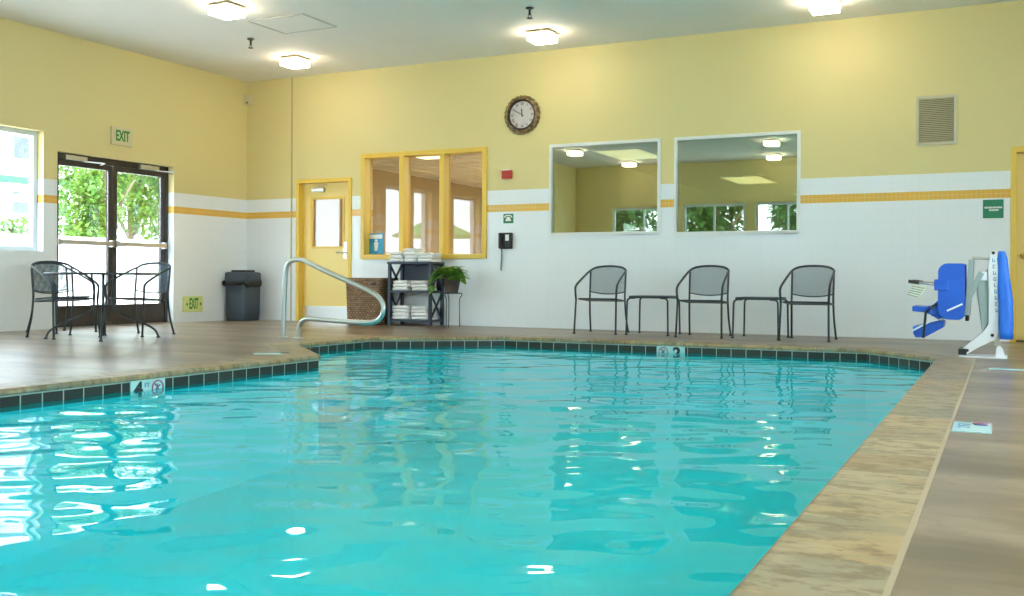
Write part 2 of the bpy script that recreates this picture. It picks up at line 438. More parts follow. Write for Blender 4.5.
ring_mesh('pool_coping', [(COPO,-.04),(COPO,.004),(offset(POOL,.285),.006),(POOL,.006),(cop2,.003),(COPI,-.010),(COPI,-.026),(cop2,-.034),(POOL,-.036)], M['coping'])
# basin walls and sloping floor
bm = bmesh.new(); uvl = bm.loops.layers.uv.new('UVMap'); n = len(POOL); acc = 0
def depth(y): return -(1.25 - .55*max(0,min(1,(y-1)/9)))
top = [bm.verts.new((x,y,-.036)) for x,y in POOL]; bot = [bm.verts.new((x,y,depth(y))) for x,y in POOL]
for i in range(n):
    j = (i+1) % n; ln = (Vector(POOL[j])-Vector(POOL[i])).length
    f = bm.faces.new((top[j], top[i], bot[i], bot[j]))
    for lo, u in zip(f.loops, (acc+ln, acc, acc, acc+ln)): lo[uvl].uv = (u, lo.vert.co.z)
    acc += ln
f = bm.faces.new(bot); bmesh.ops.triangulate(bm, faces=[f])
me = bpy.data.meshes.new('pool_basin'); bm.to_mesh(me); bm.free(); me.materials.append(M['basin'])
o = bpy.data.objects.new('pool_basin', me); C.objects.link(o); struct(o)
plaster = mat('pool_plaster', (.014,.79,.87), .4)
mb = MB()
for k, (w, z) in enumerate(((.32,-.30),(.64,-.48),(.96,-.66))):
    mb.box(-6.43+.32*k, -6.43+w, 8.12, 9.40, -.95, z)
struct(mb.build('pool_steps', plaster, bevel=.02))

# water surface
WZ = -.105
def wave(x, y):
    v = Vector((x, y, 0))
    u, w = .897*x+.443*y, -.443*x+.897*y
    h = .0080*noise.noise(Vector((u*1.5+3, w*2.6, .3)))
    h += .0070*noise.noise(Vector((u*3.2, w*5.4+7, 1.7)))
    h += .0017*noise.noise(Vector((u*8.+11, w*10., 4.2)))
    return h
bm = bmesh.new()
g = .042; x0, y0 = -6.6, .1; nx, ny = int(6.3/g), int(10.4/g)
V = [[bm.verts.new((x0+i*g, y0+j*g, 0)) for j in range(ny)] for i in range(nx)]
for i in range(nx-1):
    for j in range(ny-1): bm.faces.new((V[i][j],V[i+1][j],V[i+1][j+1],V[i][j+1]))
WP = offset(POOL, -.002)
for i in range(n):
    a, b = Vector((*WP[i],0)), Vector((*WP[(i+1)%n],0)); e = (b-a).normalized()
    bmesh.ops.bisect_plane(bm, geom=bm.verts[:]+bm.edges[:]+bm.faces[:], plane_co=a, plane_no=(e.y,-e.x,0), dist=1e-5)
def inside(x, y):
    c = False
    for i in range(n):
        (xa,ya),(xb,yb) = WP[i-1], WP[i]
        if (ya > y) != (yb > y) and x < (xb-xa)*(y-ya)/(yb-ya)+xa: c = not c
    return c
bad = [f for f in bm.faces if not inside(*f.calc_center_median().xy)]
bmesh.ops.delete(bm, geom=bad, context='FACES')
for v in bm.verts: v.co.z = WZ + wave(v.co.x, v.co.y)
for f in bm.faces: f.smooth = True
me = bpy.data.meshes.new('pool_water'); bm.to_mesh(me); bm.free(); me.materials.append(M['water'])
o = bpy.data.objects.new('pool_water', me); C.objects.link(o); struct(o)

# ------------------------------------------------------------------ doors and windows
def frame_rect(mb, a0, a1, z0, z1, w, d0, d1, f, bottom=True):
    """rectangular frame of member width w inside outer rect"""
    f(mb,a0,a0+w,d0,d1,z0,z1); f(mb,a1-w,a1,d0,d1,z0,z1); f(mb,a0+w,a1-w,d0,d1,z1-w,z1)
    if bottom: f(mb,a0+w,a1-w,d0,d1,z0,z0+w)
fb = lambda b,a0,a1,d0,d1,z0,z1: b.box(a0,a1,BW+d0,BW+d1,z0,z1)
fL = lambda b,a0,a1,d0,d1,z0,z1: b.box(LW-d1,LW-d0,a0,a1,z0,z1)
fF = lambda b,a0,a1,d0,d1,z0,z1: b.box(a0,a1,FW-d1,FW-d0,z0,z1)

# glazed yellow door in the back wall
mb = MB(); frame_rect(mb, -9.90,-8.86,0,2.19,.055,-.02,.16,fb,False)
door = struct(mb.build('door_1', M['frame_yellow'], bevel=.004))
gx0,gx1,gz0,gz1 = -9.675,-9.082,1.145,1.895
mb = MB(); wall_boxes(mb,-9.843,-8.917,.012,2.133,[(gx0,gx1,gz0,gz1)],lambda b,l,r,z,t:b.box(l,r,12.545,12.59,z,t))
leaf = mb.build('door_leaf', M['leaf_yellow'], door)
mb = MB(); frame_rect(mb,gx0-.02,gx1+.02,gz0-.02,gz1+.02,.03,.085,.10,fb); mb.build('vision_panel_frame', M['frame_yellow'], leaf)
MB().box(gx0,gx1,12.56,12.57,gz0,gz1).build('glass_pane', M['lobby_glass'], leaf)
MB().box(-9.80,-8.96,12.538,12.546,.03,.235).build('kick_plate', M['steel'], leaf)
mb = MB().box(-9.66,-9.42,12.49,12.545,2.0,2.06); mb.bar((-9.55,12.47,2.07),(-9.3,12.42,2.1),.02,.012).build('door_closer', M['steel'], leaf, bevel=.006)
mb = MB().box(-9.075,-9.015,12.535,12.545,.97,1.22)
mb.tube([(-9.04,12.54,1.06),(-9.04,12.49,1.06),(-9.06,12.48,1.06),(-9.16,12.48,1.06)],.011); mb.lathe([(.022,0),(.022,.02)],(0,0,0)) if 0 else None
mb.build('door_handle', M['steel'], leaf)

# right-hand yellow door
mb = MB(); frame_rect(mb,.05,1.13,0,2.17,.06,-.02,.16,fb,False); door = struct(mb.build('door_2', M['frame_yellow'], bevel=.004))
leaf = MB().box(.112,1.068,12.545,12.59,.012,2.108).build('door_leaf', M['leaf_yellow'], door)
mb = MB().tube([(.185,12.545,.965),(.185,12.49,.965)],.012)
mb.tube([(.185,12.47+.06*0,.965),(.185,12.485,.965)],.0)if 0 else None
prof = [(.012,0),(.03,.012),(.034,.028),(.026,.045),(.004,.05)]
kn = [[(.185+r*cos(2*PI*k/16),12.50-z,.965+r*sin(2*PI*k/16)) for k in range(16)] for r,z in prof]
mb.loft(kn); mb.loft([[(.185+.034*cos(2*PI*k/16),y,.965+.034*sin(2*PI*k/16)) for k in range(16)] for y in (12.546,12.538)])
mb.build('door_knob', M['brass'], leaf)
# glazed double door in the left wall (dark bronze)
y0,y1 = 8.885,10.885; X = LW-.12
mb = MB()
for a,b in ((y0,y0+.05),(y1-.05,y1)): mb.box(X-.08,X+.01,a,b,0,2.285)
mb.box(X-.08,X+.01,y0,y1,2.20,2.285)
door = struct(mb.build('door_3', M['bronze'], bevel=.004))
mid = (y0+y1)/2
for k,(a,b) in enumerate(((y0+.055,mid-.004),(mid+.004,y1-.055))):
    mb = MB(); x0_,x1_ = X-.05,X-.005
    mb.box(x0_,x1_,a,a+.07,.01,2.195); mb.box(x0_,x1_,b-.07,b,.01,2.195); mb.box(x0_,x1_,a+.07,b-.07,2.125,2.195); mb.box(x0_,x1_,a+.07,b-.07,.01,.29)
    leaf = mb.build('door_leaf', M['bronze'], door, bevel=.004)
    MB().box(X-.03,X-.022,a+.07,b-.07,.29,2.125).build('glass_pane', M['glass'], leaf)
    mb = MB().box(X+.03,X+.06,a+.03,b-.03,1.095,1.155); mb.box(X-.005,X+.06,a+.01,a+.06,1.08,1.17); mb.box(X-.005,X+.06,b-.06,b-.01,1.08,1.17)
    mb.build('push_bar', M['steel'], leaf, bevel=.005)
    c = a+.30 if k == 0 else b-.33
    mb = MB().box(X+.0,X+.055,c-.17,c+.17,2.205,2.265); mb.bar((X+.06,c+.1,2.2),(X+.20,c+.32,2.19),.03,.015); mb.bar((X+.20,c+.32,2.19),(X+.01,c+.42,2.185),.03,.015)
    mb.build('door_closer', M['steel'], leaf, bevel=.004)
struct(MB().box(X-.1,LW,y0,y1,0,.012).build('trim_2', M['steel']))

def side_window(k, hole, f, d0, d1, matf='bluewhite', mull=True):
    a0,a1,z0,z1 = hole
    mb = MB(); frame_rect(mb,a0,a1,z0,z1,.06,d0,d1,f)
    w = struct(mb.build('window_%d' % k, M[matf], bevel=.004))
    mb = MB(); f(mb,a0+.06,a1-.06,(d0+d1)/2-.004,(d0+d1)/2+.004,z0+.06,z1-.06); mb.build('glass_pane', M['glass'], w)
    if mull:
        mb = MB(); f(mb,(a0+a1)/2-.025,(a0+a1)/2+.025,d0+.01,d1-.01,z0+.06,z1-.06); mb.build('mullion', M[matf], w)
    return w
side_window(1, WA, fL, .115, .19, mull=False); side_window(2, WB, fL, .115, .19, mull=False); side_window(3, WC, fL, .115, .19, mull=False)  # the third one is added to let in more light
for k,h in enumerate((FA,FB,FC)): side_window(4+k, h, fF, .05, .12)
fR = lambda b,a0,a1,d0,d1,z0,z1: b.box(RW+d0,RW+d1,a0,a1,z0,z1)
for k,h in enumerate((RA,RB)): side_window(10+k, h, fR, .05, .12)  # added right-hand windows, out of view, for daylight

# yellow framed lobby window
mb = MB(); frame_rect(mb,-8.68,-6.55,.955,2.53,.065,-.03,.17,fb)
w = struct(mb.build('window_7', M['frame_yellow'], bevel=.004))
for a,b in ((-8.0,-7.925),(-7.315,-7.24)):
    MB().box(a,b,BW-.03,BW+.17,1.02,2.465).build('mullion', M['frame_yellow'], w, bevel=.004)
for a,b in ((-8.615,-8.0),(-7.925,-7.315),(-7.24,-6.615)):
    MB().box(a,b,BW+.115,BW+.123,1.02,2.465).build('glass_pane', M['lobby_glass'], w)
# two dim observation windows
for k,h in ((8,(-5.59,-4.01,1.262,2.505)),(9,(-3.83,-2.24,1.245,2.50))):
    a0,a1,z0,z1 = h; mb = MB(); frame_rect(mb,a0,a1,z0,z1,.04,-.012,.05,fb)
    w = struct(mb.build('window_%d' % k, M['white'], bevel=.004))
    MB().box(a0+.04,a1-.04,BW+.02,BW+.028,z0+.04,z1-.04).build('glass_pane', M['office_glass'], w)

# rooms seen dimly behind the glass
def back_room(name, x0, x1, yb, zc, wm, cm):
    mb = MB()
    mb.box(x0-.1,x0,BW+.2,yb,0,zc); mb.box(x1,x1+.1,BW+.2,yb,0,zc); mb.box(x0-.1,x1+.1,yb,yb+.1,0,zc)
    struct(mb.build('wall_'+name, wm)); struct(MB().box(x0-.1,x1+.1,BW+.2,yb+.1,-.1,0).build('floor_'+name, M['carpet'])); struct(MB().box(x0-.1,x1+.1,BW+.2,yb+.1,zc,zc+.1).build('ceiling_'+name, cm))
LR = (-10.8,-6.1,26.5,2.76)
back_room('lobby', *LR, M['lobbywall'], M['lobbyceil'])
back_room('office', -5.95, 4.5, 27., 2.62, M['officewall'], M['officewall'])
mb = MB()
for i in range(9): mb.box(-10.8+.61*i-.012,-10.8+.61*i+.012,BW+.2,26.5,2.75,2.76)
for j in range(23): mb.box(-10.8,-6.1,BW+.3+.61*j-.012,BW+.3+.61*j+.012,2.75,2.76)
struct(mb.build('trim_3', M['white']))
def troffer(x, y, w, d, z, lab, mk, grp):
    t = thing('ceiling_troffer', lab, 'ceiling light', (x,y,z-.03), 0, grp)
    m_ = MB(); frame_rect(m_, -w/2, w/2, -d/2, d/2, .03, 0, .03, lambda b,a0,a1,d0,d1,c0,c1: b.box(a0,a1,c0,c1,d0,d1)); m_.build('rim', M['white'], t)
    MB().box(-w/2+.03,w/2-.03,-d/2+.03,d/2-.03,.004,.014).build('diffuser', M[mk], t)
troffer(-8.75,14.3,.6,1.2,2.76,'dim troffer panel in the lobby ceiling behind the yellow window','officetroffer','lobby troffers')
for y_,lb in ((16.0,'closest to the yellow window wall'),(19.0,'in the middle of the lobby'),(22.5,'deep inside the lobby')):
    troffer(-6.75,y_,.6,1.2,2.76,'added unseen troffer lighting the lobby from its side wall, '+lb,'troffer','lobby troffers')  # out-of-view troffers added to brighten the lobby
troffer(-5.2,14.6,.75,1.3,2.62,'dim ceiling panel seen through the left observation window','officetroffer','office ceiling panels')
troffer(-4.45,19.3,.75,1.5,2.62,'dim ceiling panel high behind the right observation window','officetroffer','office ceiling panels')
troffer(-3.9,23.5,.75,1.5,2.62,'dim ceiling panel low behind the right observation window','officetroffer','office ceiling panels')

# ------------------------------------------------------------------ ceiling things
def lamp_proto():
    t = thing('ceiling_lamp', 'x', 'ceiling lamp', (0,0,CZ-.125), 0, 'square ceiling lamps')
    MB().box(-.13,.13,-.13,.13,.105,.125).build('mounting_plate', M['brass'], t)
    MB().box(-.165,.165,-.165,.165,.092,.106).build('housing', M['vent'], t, bevel=.004)
    MB().box(-.15,.15,-.15,.15,0,.092).build('diffuser', M['lamp'], t, bevel=.012)
    return t
lamps = [(-9.07,11.35,'square lit ceiling lamp close to the corner of the walls'),
 (-5.27,11.49,'square lit ceiling lamp above the round clock'),
 (-1.82,11.51,'square lit ceiling lamp farthest along the wall with the black chairs, toward the vent'),
 (-8.03,8.82,'square lit ceiling lamp over the deck near the glazed double door'),
 (-9.4,2.5,'square ceiling lamp reflected at the top corner of the left observation window'),
 (-4.7,2.35,'square ceiling lamp over the pool, upper reflection in the right observation window'),
 (-9.0,-.3,'square ceiling lamp by the front wall, nearest the left wall windows'),
 (-5.2,-.3,'square ceiling lamp by the front wall above its right window'),
 (-1.8,-.3,'square ceiling lamp by the front wall closest to the pool corner'),
 (.75,8.4,'square ceiling lamp above the deck beside the pool lift'),
 (.75,4.4,'square ceiling lamp above the deck halfway along the pool')]
lp = None
for x,y,lab in lamps:
    if lp is None:
        lp = lamp_proto(); lp.location = (x,y,CZ-.125); lp['label'] = lab
    else: dup(lp, (x,y,CZ-.125), 0, lab)
def sprinkler(x, y, lab):
    t = thing('fire_sprinkler', lab, 'sprinkler', (x,y,CZ-.13), 0, 'pendent sprinklers')
    MB().lathe([(.045,.125),(.05,.118),(.03,.105)],n=16).build('escutcheon', M['bronze'], t)
    MB().lathe([(.014,.04),(.014,.11)],n=10).build('stem', M['bronze'], t)
    m_ = MB().lathe([(.034,.0),(.034,.006)],n=12); m_.bar((-.018,0,.045),(-.018,0,.005),.006,.006); m_.bar((.018,0,.045),(.018,0,.005),.006,.006)
    m_.build('deflector', M['black'], t)
sprinkler(-8.86,10.18,'small dark sprinkler head on the ceiling near the wall corner')
sprinkler(-4.92,10.38,'small dark sprinkler head on the ceiling before the clock lamp')
t = thing('ceiling_hatch', 'flush rectangular access hatch in the ceiling between two lamps', 'hatch', (-7.87,9.81,CZ-.012))
mb = MB(); frame_rect(mb,-.41,.41,-.34,.34,.02,0,.012,lambda b,a0,a1,d0,d1,c0,c1: b.box(a0,a1,c0,c1,d0,d1)); mb.build('frame', M['hatchgrey'], t)
MB().box(-.387,.387,-.317,.317,.005,.012).build('panel', M['ceiling'], t)

# ------------------------------------------------------------------ things on the back wall
F = BW
# clock
t = thing('wall_clock', 'round wall clock with ornate bronze rim on the yellow wall', 'clock', (-6.0,F,2.94))
def disc(mb, r0, r1, y0, y1, n=48, mod=None):
    pr = [(r0,y0),(r0,y1),(r1,y1*.6+y0*.4),(r1,y0)]
    rings = []
    for k in range(n):
        a = 2*PI*k/n
        rings.append([((r+(mod(a) if mod and r == r1 else 0))*cos(a), y, (r+(mod(a) if mod and r == r1 else 0))*sin(a)) for r,y in pr])
    rings.append(rings[0]); mb.loft(rings, cap=False, smooth=False); return mb
rimb = disc(MB(),.215,.268,0,-.05,72,lambda a:.006*sin(24*a))
mb = disc(MB(),.188,.218,0,-.042); mb.build('inner_bezel', M['bronze'], t)
mb = MB()
mb.loft([[(.2*cos(2*PI*k/40),y,.2*sin(2*PI*k/40)) for k in range(40)] for y in (0,-.02)]); mb.build('dial', M['clockface'], t)
for k in range(24):
    a = 2*PI*k/24; c = Vector((.243*cos(a),-.035,.243*sin(a)))
    rimb.tube([c+Vector((.012*cos(b),-.004,.012*sin(b))) for b in [2*PI*q/8 for q in range(8)]],.004,5,True)
rimb.build('rim', M['clockrim'], t)
rn = ['XII','I','II','III','IV','V','VI','VII','VIII','IX','X','XI']
nums = None
for k, s in enumerate(rn):
    a = PI/2 - 2*PI*k/12
    text('numeral', s, .058, M['ink'], t, (.152*cos(a),-.021,.152*sin(a)), (PI/2,a-PI/2 if 0 else -(a-PI/2),0), .001, .75)
for nm, an, L, w in (('hour_hand', PI/2+math.radians(5), .085, .014), ('minute_hand', PI/2+math.radians(60), .135, .010)):
    MB().bar((-.03*cos(an),-.026,-.03*sin(an)),(L*cos(an),-.026,L*sin(an)),.003,w,(0,0,1) if nm=='minute_hand' else (1,0,0)).build(nm, M['ink'], t)
# fire alarm
t = thing('fire_alarm_pull', 'small red fire alarm pull box on the wall under the clock', 'fire alarm', (-6.228,F,2.13))
MB().box(-.075,.075,-.045,0,-.065,.05).build('body', M['red'], t, bevel=.006)
MB().box(-.07,.045,-.03,0,.05,.068).build('top_plate', M['signwhite'], t); MB().box(-.045,.045,-.055,-.045,-.02,.0).build('pull_handle', M['red'], t)
# green telephone sign
t = thing('telephone_sign', 'small green sign with a white telephone symbol above the wall phone', 'sign', (-6.212,F,1.512))
MB().box(-.078,.078,-.006,0,-.066,.066).build('panel', M['green'], t, bevel=.002)
mb = MB(); mb.tube(smooth([(-.055,-.008,.012),(-.045,-.008,.034),(0,-.008,.043),(.045,-.008,.034),(.055,-.008,.012)],4),.008,6)
mb.prism([(-.022,.022),(.022,.022),(.045,-.035),(-.045,-.035)],-.006,-.010,lambda p,q,y:(p,y,q)); mb.build('telephone_symbol', M['signwhite'], t)
# wall phone
t = thing('wall_telephone', 'black wall telephone with hanging cord below the green sign', 'telephone', (-6.235,F,1.2))
MB().box(-.095,.095,-.06,0,-.113,.113).build('body', M['black'], t, bevel=.012)
MB().box(.005,.06,-.064,-.058,.0,.085).build('number_card', M['signwhite'], t)
mb = MB(); 
for r in range(4):
    for c in range(3): mb.box(.0+.024*c,.016+.024*c,-.066,-.058,-.03-.02*r,-.017-.02*r)
mb.build('keypad', M['iron'], t)
mb = MB().tube(smooth([(-.062,-.085,-.1),(-.062,-.098,-.06),(-.062,-.1,0),(-.062,-.098,.06),(-.062,-.085,.1)],4),[.026]*2+[.019]*13+[.026]*2,10)
mb.box(-.088,-.036,-.09,-.058,.06,.1); mb.box(-.088,-.036,-.09,-.058,-.1,-.06); mb.build('handset', M['black'], t)
pts = []
for k in range(160):
    q = k/159; z = -.113-.30*q; a = k*.95
    pts.append((-.07+.006*sin(q*5)+.009*cos(a),-.03+.009*sin(a),z))
MB().tube(pts,.0035,5).build('cord', M['black'], t)
# light switch beside the lobby window
t = thing('light_switch', 'small white switch plate between yellow door and yellow window', 'switch', (-8.725,F,1.79))
MB().box(-.03,.03,-.008,0,-.055,.055).build('plate', M['signwhite'], t, bevel=.002); MB().box(-.006,.006,-.016,-.008,-.012,.012).build('toggle', M['white'], t)
# poster on the glass
t = thing('rules_poster', 'blue poster with a pale figure in the yellow window corner', 'poster', (-8.50,BW+.113,1.19))
MB().box(-.135,.145,-.004,.001,-.155,.155).build('sheet', M['poster'], t)
MB().box(-.11,.12,-.006,-.004,.075,.135).build('heading_band', M['signwhite'], t)
mb = MB(); mb.loft([[(.01+.022*cos(2*PI*k/12),y,.045+.022*sin(2*PI*k/12)) for k in range(12)] for y in (-.006,-.004)])
mb.prism([(-.03,.02),(.05,.02),(.04,-.05),(.03,-.11),(.012,-.11),(.01,-.05),(.005,-.11),(-.015,-.11),(-.02,-.05)],-.006,-.004,lambda p,q,y:(p,y,q)); mb.build('figure_symbol', M['signwhite'], t)
# vent grille
t = thing('air_vent', 'beige louvred air vent grille high on the yellow wall', 'vent', (-.718,F,2.522))
mb = MB(); frame_rect(mb,-.218,.218,-.285,.285,.032,-.018,0,lambda b,a0,a1,d0,d1,z0,z1:b.box(a0,a1,d0,d1,z0,z1)); mb.build('frame', M['vent'], t, bevel=.003)
MB().box(-.187,.187,-.003,-.001,-.254,.254).build('slat_shade_panel', M['ventdark'], t)  # dark sheet painted as the shade between the slats
for k in range(24):
    z = -.245+.49*k/23
    MB().box(-.187,.187,-.012,.012,-.0012,.0012,Matrix.Translation((0,-.011,z)) @ Matrix.Rotation(math.radians(40),4,'X')).build('slat', M['vent'], t)
# right hand green sign
t = thing('green_notice', 'square green notice with two white lines beside the right yellow door', 'sign', (-.125,F,1.487))
MB().box(-.105,.105,-.008,0,-.104,.104).build('panel', M['green'], t, bevel=.002)
mb = MB(); random.seed(3)
for z,x0_,x1_ in ((.015,-.088,.085),(-.014,-.042,.045)):
    x = x0_
    while x < x1_:
        w = .009+.004*random.random(); mb.box(x,x+w,-.0095,-.008,z-.010,z+.010); x += w+.003
mb.build('lettering', M['signwhite'], t)
# corner camera
t = thing('security_camera', 'small beige camera box high in the wall corner', 'camera', (-10.84,12.40,3.50))
MB().box(-.055,.06,-.05,.05,-.08,.08).build('housing', M['cream'], t, bevel=.01)
MB().lathe([(.03,-.0),(.026,-.018),(.012,-.028)],(.02,-.03,-.04),12).build('lens_dome', M['dome'], t)

# ------------------------------------------------------------------ left wall signs
def exit_sign(y, z, w, h, lab, body, arrows):
    t = thing('exit_sign', lab, 'exit sign', (LW,y,z))
    MB().box(0,.04,-w/2,w/2,-h/2,h/2).build('housing', M[body], t, bevel=.005)
    text('lettering','EXIT',h*(.80 if not arrows else .92),M['exitgreen'],t,(.0415,0.0,0),LEFT,.001,.58 if not arrows else .42,.006)
    if arrows:
        for s in (-1,1):
            a = w*.33; m_ = MB().prism([(s*a,h*.12),(s*(a+.035),0),(s*a,-h*.12)],.04,.043,lambda p,q,x:(x,p,q)); m_.build('arrow', M['exitgreen'], t)
exit_sign(9.90,2.595,.36,.25,'green lettered EXIT sign above the glazed double door','exitbody',False)
exit_sign(11.255,.27,.38,.235,'low pale green EXIT sign with arrows beside the bin','exitglow',True)

# ------------------------------------------------------------------ trash can
t = thing('trash_can', 'square dark slate litter bin with black liner in the corner', 'trash can', (-10.66,12.10,0))
def sq(w, z, r=.05): return [(x,y,z) for x,y in rrect(w,w,r,4)]
MB().loft([sq(.37,.0),sq(.375,.01),sq(.385,.09),sq(.39,.10),sq(.40,.60)]).build('body', M['can'], t)
MB().loft([sq(.41,.60),sq(.42,.64),sq(.41,.74),sq(.36,.755)]).build('hood', M['can'], t)
MB().loft([sq(.27,.75,.04),sq(.28,.765,.04),sq(.27,.785,.04)]).build('lid', M['black'], t)
rings = []
for z,w in ((.555,.405),(.565,.43),(.59,.435),(.615,.425),(.61,.40)):
    rr = []
    for k,(x,y) in enumerate(rrect(w,w,.05,6)):
        rr.append((x*(1+.012*sin(k*2.3)),y*(1+.012*cos(k*1.9)),z+.014*sin(k*.9)+(-.03*max(0,cos(k*.45)) if z < .58 else 0)))
    rings.append(rr)
lin = MB().loft(rings, cap=False).build('bin_liner', M['bag'], t)
MB().lathe([(.012,-.045),(.035,-.02),(.04,.01),(.02,.04)],(.0,0,0),10).build('liner_knot', M['bag'], lin, loc=(-.2,-.2,.58))

# ------------------------------------------------------------------ chairs
def wire_chair(lab, grp):
    t = thing('patio_chair', lab, 'chair', (0,0,0), 0, grp)
    hoop = [(-.258,-.255,.42),(-.266,-.262,.54),(-.264,-.235,.595),(-.255,-.10,.66),(-.244,.12,.745),(-.234,.235,.785),(-.18,.268,.82),(-.09,.284,.836),(0,.288,.84)]
    hoop = hoop + [(-x,y,z) for x,y,z in hoop[-2::-1]]
    MB().tube(smooth(hoop,4),.0135,8).build('arm_hoop', M['iron'], t)
    for s in (-1,1):
        mb = MB().tube([(s*.258,-.255,.425),(s*.263,-.275,.20),(s*.268,-.292,.012)],.012,8); mb.lathe([(.02,0),(.02,.008),(.011,.02)],(s*.268,-.292,0),10); mb.build('leg', M['iron'], t)
        mb = MB().tube(smooth([(s*.234,.235,.785),(s*.233,.215,.62),(s*.232,.20,.44),(s*.238,.225,.22),(s*.25,.29,.012)],4),.012,8); mb.lathe([(.02,0),(.02,.008),(.011,.02)],(s*.25,.29,0),10); mb.build('leg', M['iron'], t)
    # seat
    out = [(x,y*1.0,0) for x,y in rrect(.49,.44,.07,5,0,-.03)]
    mb = MB(); rings = []
    for q,z in ((1,-.004),(1,.004),(.6,-.006),(.2,-.012)): rings.append([(x*q,(y+.03)*q-.03,.43+z) for x,y,_ in out])
    tilt = lambda y: -.075*(y+.22)
    mb.loft(rings); mb.v = [(x,y,z+tilt(y)) for x,y,z in mb.v]; seat = mb.build('seat', M['seatmesh'], t)
    MB().tube([(x,y,.43+tilt(y)) for x,y,_ in out],.010,6,True).build('seat_rim', M['iron'], seat)
    # curved mesh back
    mb = MB(); g = 10; vs = []
    for j in range(7):
        for i in range(g+1):
            u = -1+2*i/g; x = .232*u; top = .785+.053*(1-u*u)**.8; bt = .515-.03*(1-u*u)
            z = bt+(top-bt)*j/6; y = (.205+.045*(j/6))+ .045*(1-u*u)
            vs.append((x,y,z))
    fs = [(j*(g+1)+i,j*(g+1)+i+1,(j+1)*(g+1)+i+1,(j+1)*(g+1)+i) for j in range(6) for i in range(g)]
    back = mb.add(vs,fs,True).build('backrest', M['mesh'], t, fixn=False)
    MB().tube([vs[i] for i in range(g+1)],.008,6).build('back_rail', M['iron'], back)
    return t
ch = wire_chair('black metal armchair against the wall, first from the plant stand', 'black armchairs along the back wall')
ch.location = (-4.52,11.70,0); ch.rotation_euler = (0,0,math.radians(3))
dup(ch,(-3.19,11.60,0),math.radians(2),'black metal armchair against the wall between the two low side tables')
dup(ch,(-1.985,11.58,0),math.radians(-1),'black metal armchair against the wall, nearest the blue pool lift')
# dining set; local front is -Y
G = 'black armchairs around the round table'
for x,y,a,lab in ((-9.37,7.72,math.radians(80),'black mesh armchair at the left of the round table, closest to the pool'),
                  (-9.0,8.47,math.radians(8),'black mesh armchair on the far side of the round table, nearest the low EXIT sign'),
                  (-10.25,8.42,math.radians(86),'black mesh armchair behind the others, against the wall below the left window')):
    dup(ch,(x,y,0),a,lab,G)
t = thing('round_table', 'round metal mesh table among the armchairs by the glazed door', 'table', (-8.86,7.82,0))
mb = MB().lathe([(.02,.706),(.57,.706),(.57,.712),(.02,.712)],n=40); top = mb.build('tabletop', M['seatmesh'], t)
MB().tube([(.585*cos(2*PI*k/40),.585*sin(2*PI*k/40),.707) for k in range(40)],.014,6,True).build('rim', M['iron'], top)
for k in range(4):
    a = math.radians(46.6) + k*PI/2; c_,s_ = cos(a),sin(a)
    pts = smooth([(.12*c_,.12*s_,.70),(.09*c_,.09*s_,.45),(.14*c_,.14*s_,.30),(.40*c_,.40*s_,.17),(.53*c_,.53*s_,.09),(.57*c_,.57*s_,.01)],5)
    mb = MB().tube(pts,.012,8); mb.lathe([(.022,0),(.022,.008),(.012,.02)],(.57*c_,.57*s_,0),10); mb.build('leg', M['iron'], t)
MB().tube([(.125*cos(2*PI*k/20),.125*sin(2*PI*k/20),.36) for k in range(20)],.009,6,True).build('leg_ring', M['iron'], t)

def end_table(lab):
    t = thing('side_table', lab, 'side table', (0,0,0), 0, 'low side tables along the back wall')
    o_ = [(x,y) for x,y in rrect(.50,.50,.07,5)]
    mb = MB().loft([[(x*q,y*q,z) for x,y in o_] for q,z in ((.98,.446),(1,.452),(1,.470),(.97,.476),(.5,.474),(.1,.474))]); mb.build('tabletop', M['iron'], t)
    for sx in (-1,1):
        for sy in (-1,1):
            p = smooth([(sx*.16,sy*.21,.448),(sx*.22,sy*.225,.446),(sx*.25,sy*.235,.42),(sx*.255,sy*.238,.36),(sx*.258,sy*.24,.20),(sx*.262,sy*.245,.01)],4)
            mb = MB().tube(p,.011,8); mb.lathe([(.02,0),(.02,.008),(.011,.02)],(sx*.262,sy*.245,0),10); mb.build('leg', M['iron'], t)
    return t
st = end_table('low black side table between the first and middle wall armchairs'); st.location = (-3.86,11.72,0)
dup(st,(-2.55,11.70,0),math.radians(-2),'low black side table between the middle wall armchair and the one nearest the lift')

# ------------------------------------------------------------------ towel shelf
SX0,SX1,SY0,SY1 = -7.945,-7.225,12.05,12.42
t = thing('shelf_unit', 'navy three-tier shelf with crossed side braces under the yellow window', 'shelf', ((SX0+SX1)/2,(SY0+SY1)/2,0))
w, d = (SX1-SX0)/2, (SY1-SY0)/2
for sx in (-1,1):
    for sy in (-1,1):
        MB().box(min(sx*w,sx*(w-.042)),max(sx*w,sx*(w-.042)),min(sy*d,sy*(d-.042)),max(sy*d,sy*(d-.042)),0,.875).build('post', M['navy'], t, bevel=.003)
    for z0_,z1_ in ((.09,.46),(.505,.87)):
        mb = MB(); x = sx*(w-.02)
        mb.bar((x,-d+.03,z0_),(x,d-.03,z1_),.018,.026); mb.bar((x,-d+.03,z1_),(x,d-.03,z0_),.018,.026); mb.build('cross_brace', M['navy'], t)
for z,nm in ((.055,'shelf_board'),(.465,'shelf_board'),(.875,'top_board')):
    MB().box(-w-(.01 if z>.8 else -.004),w+(.01 if z>.8 else -.004),-d-(.01 if z>.8 else -.004),d-.004,z,z+.03).build(nm, M['navy'], t, bevel=.003)
MB().box(-w+.04,w-.04,d-.016,d-.006,.50,.875).build('back_panel', M['navy'], t)

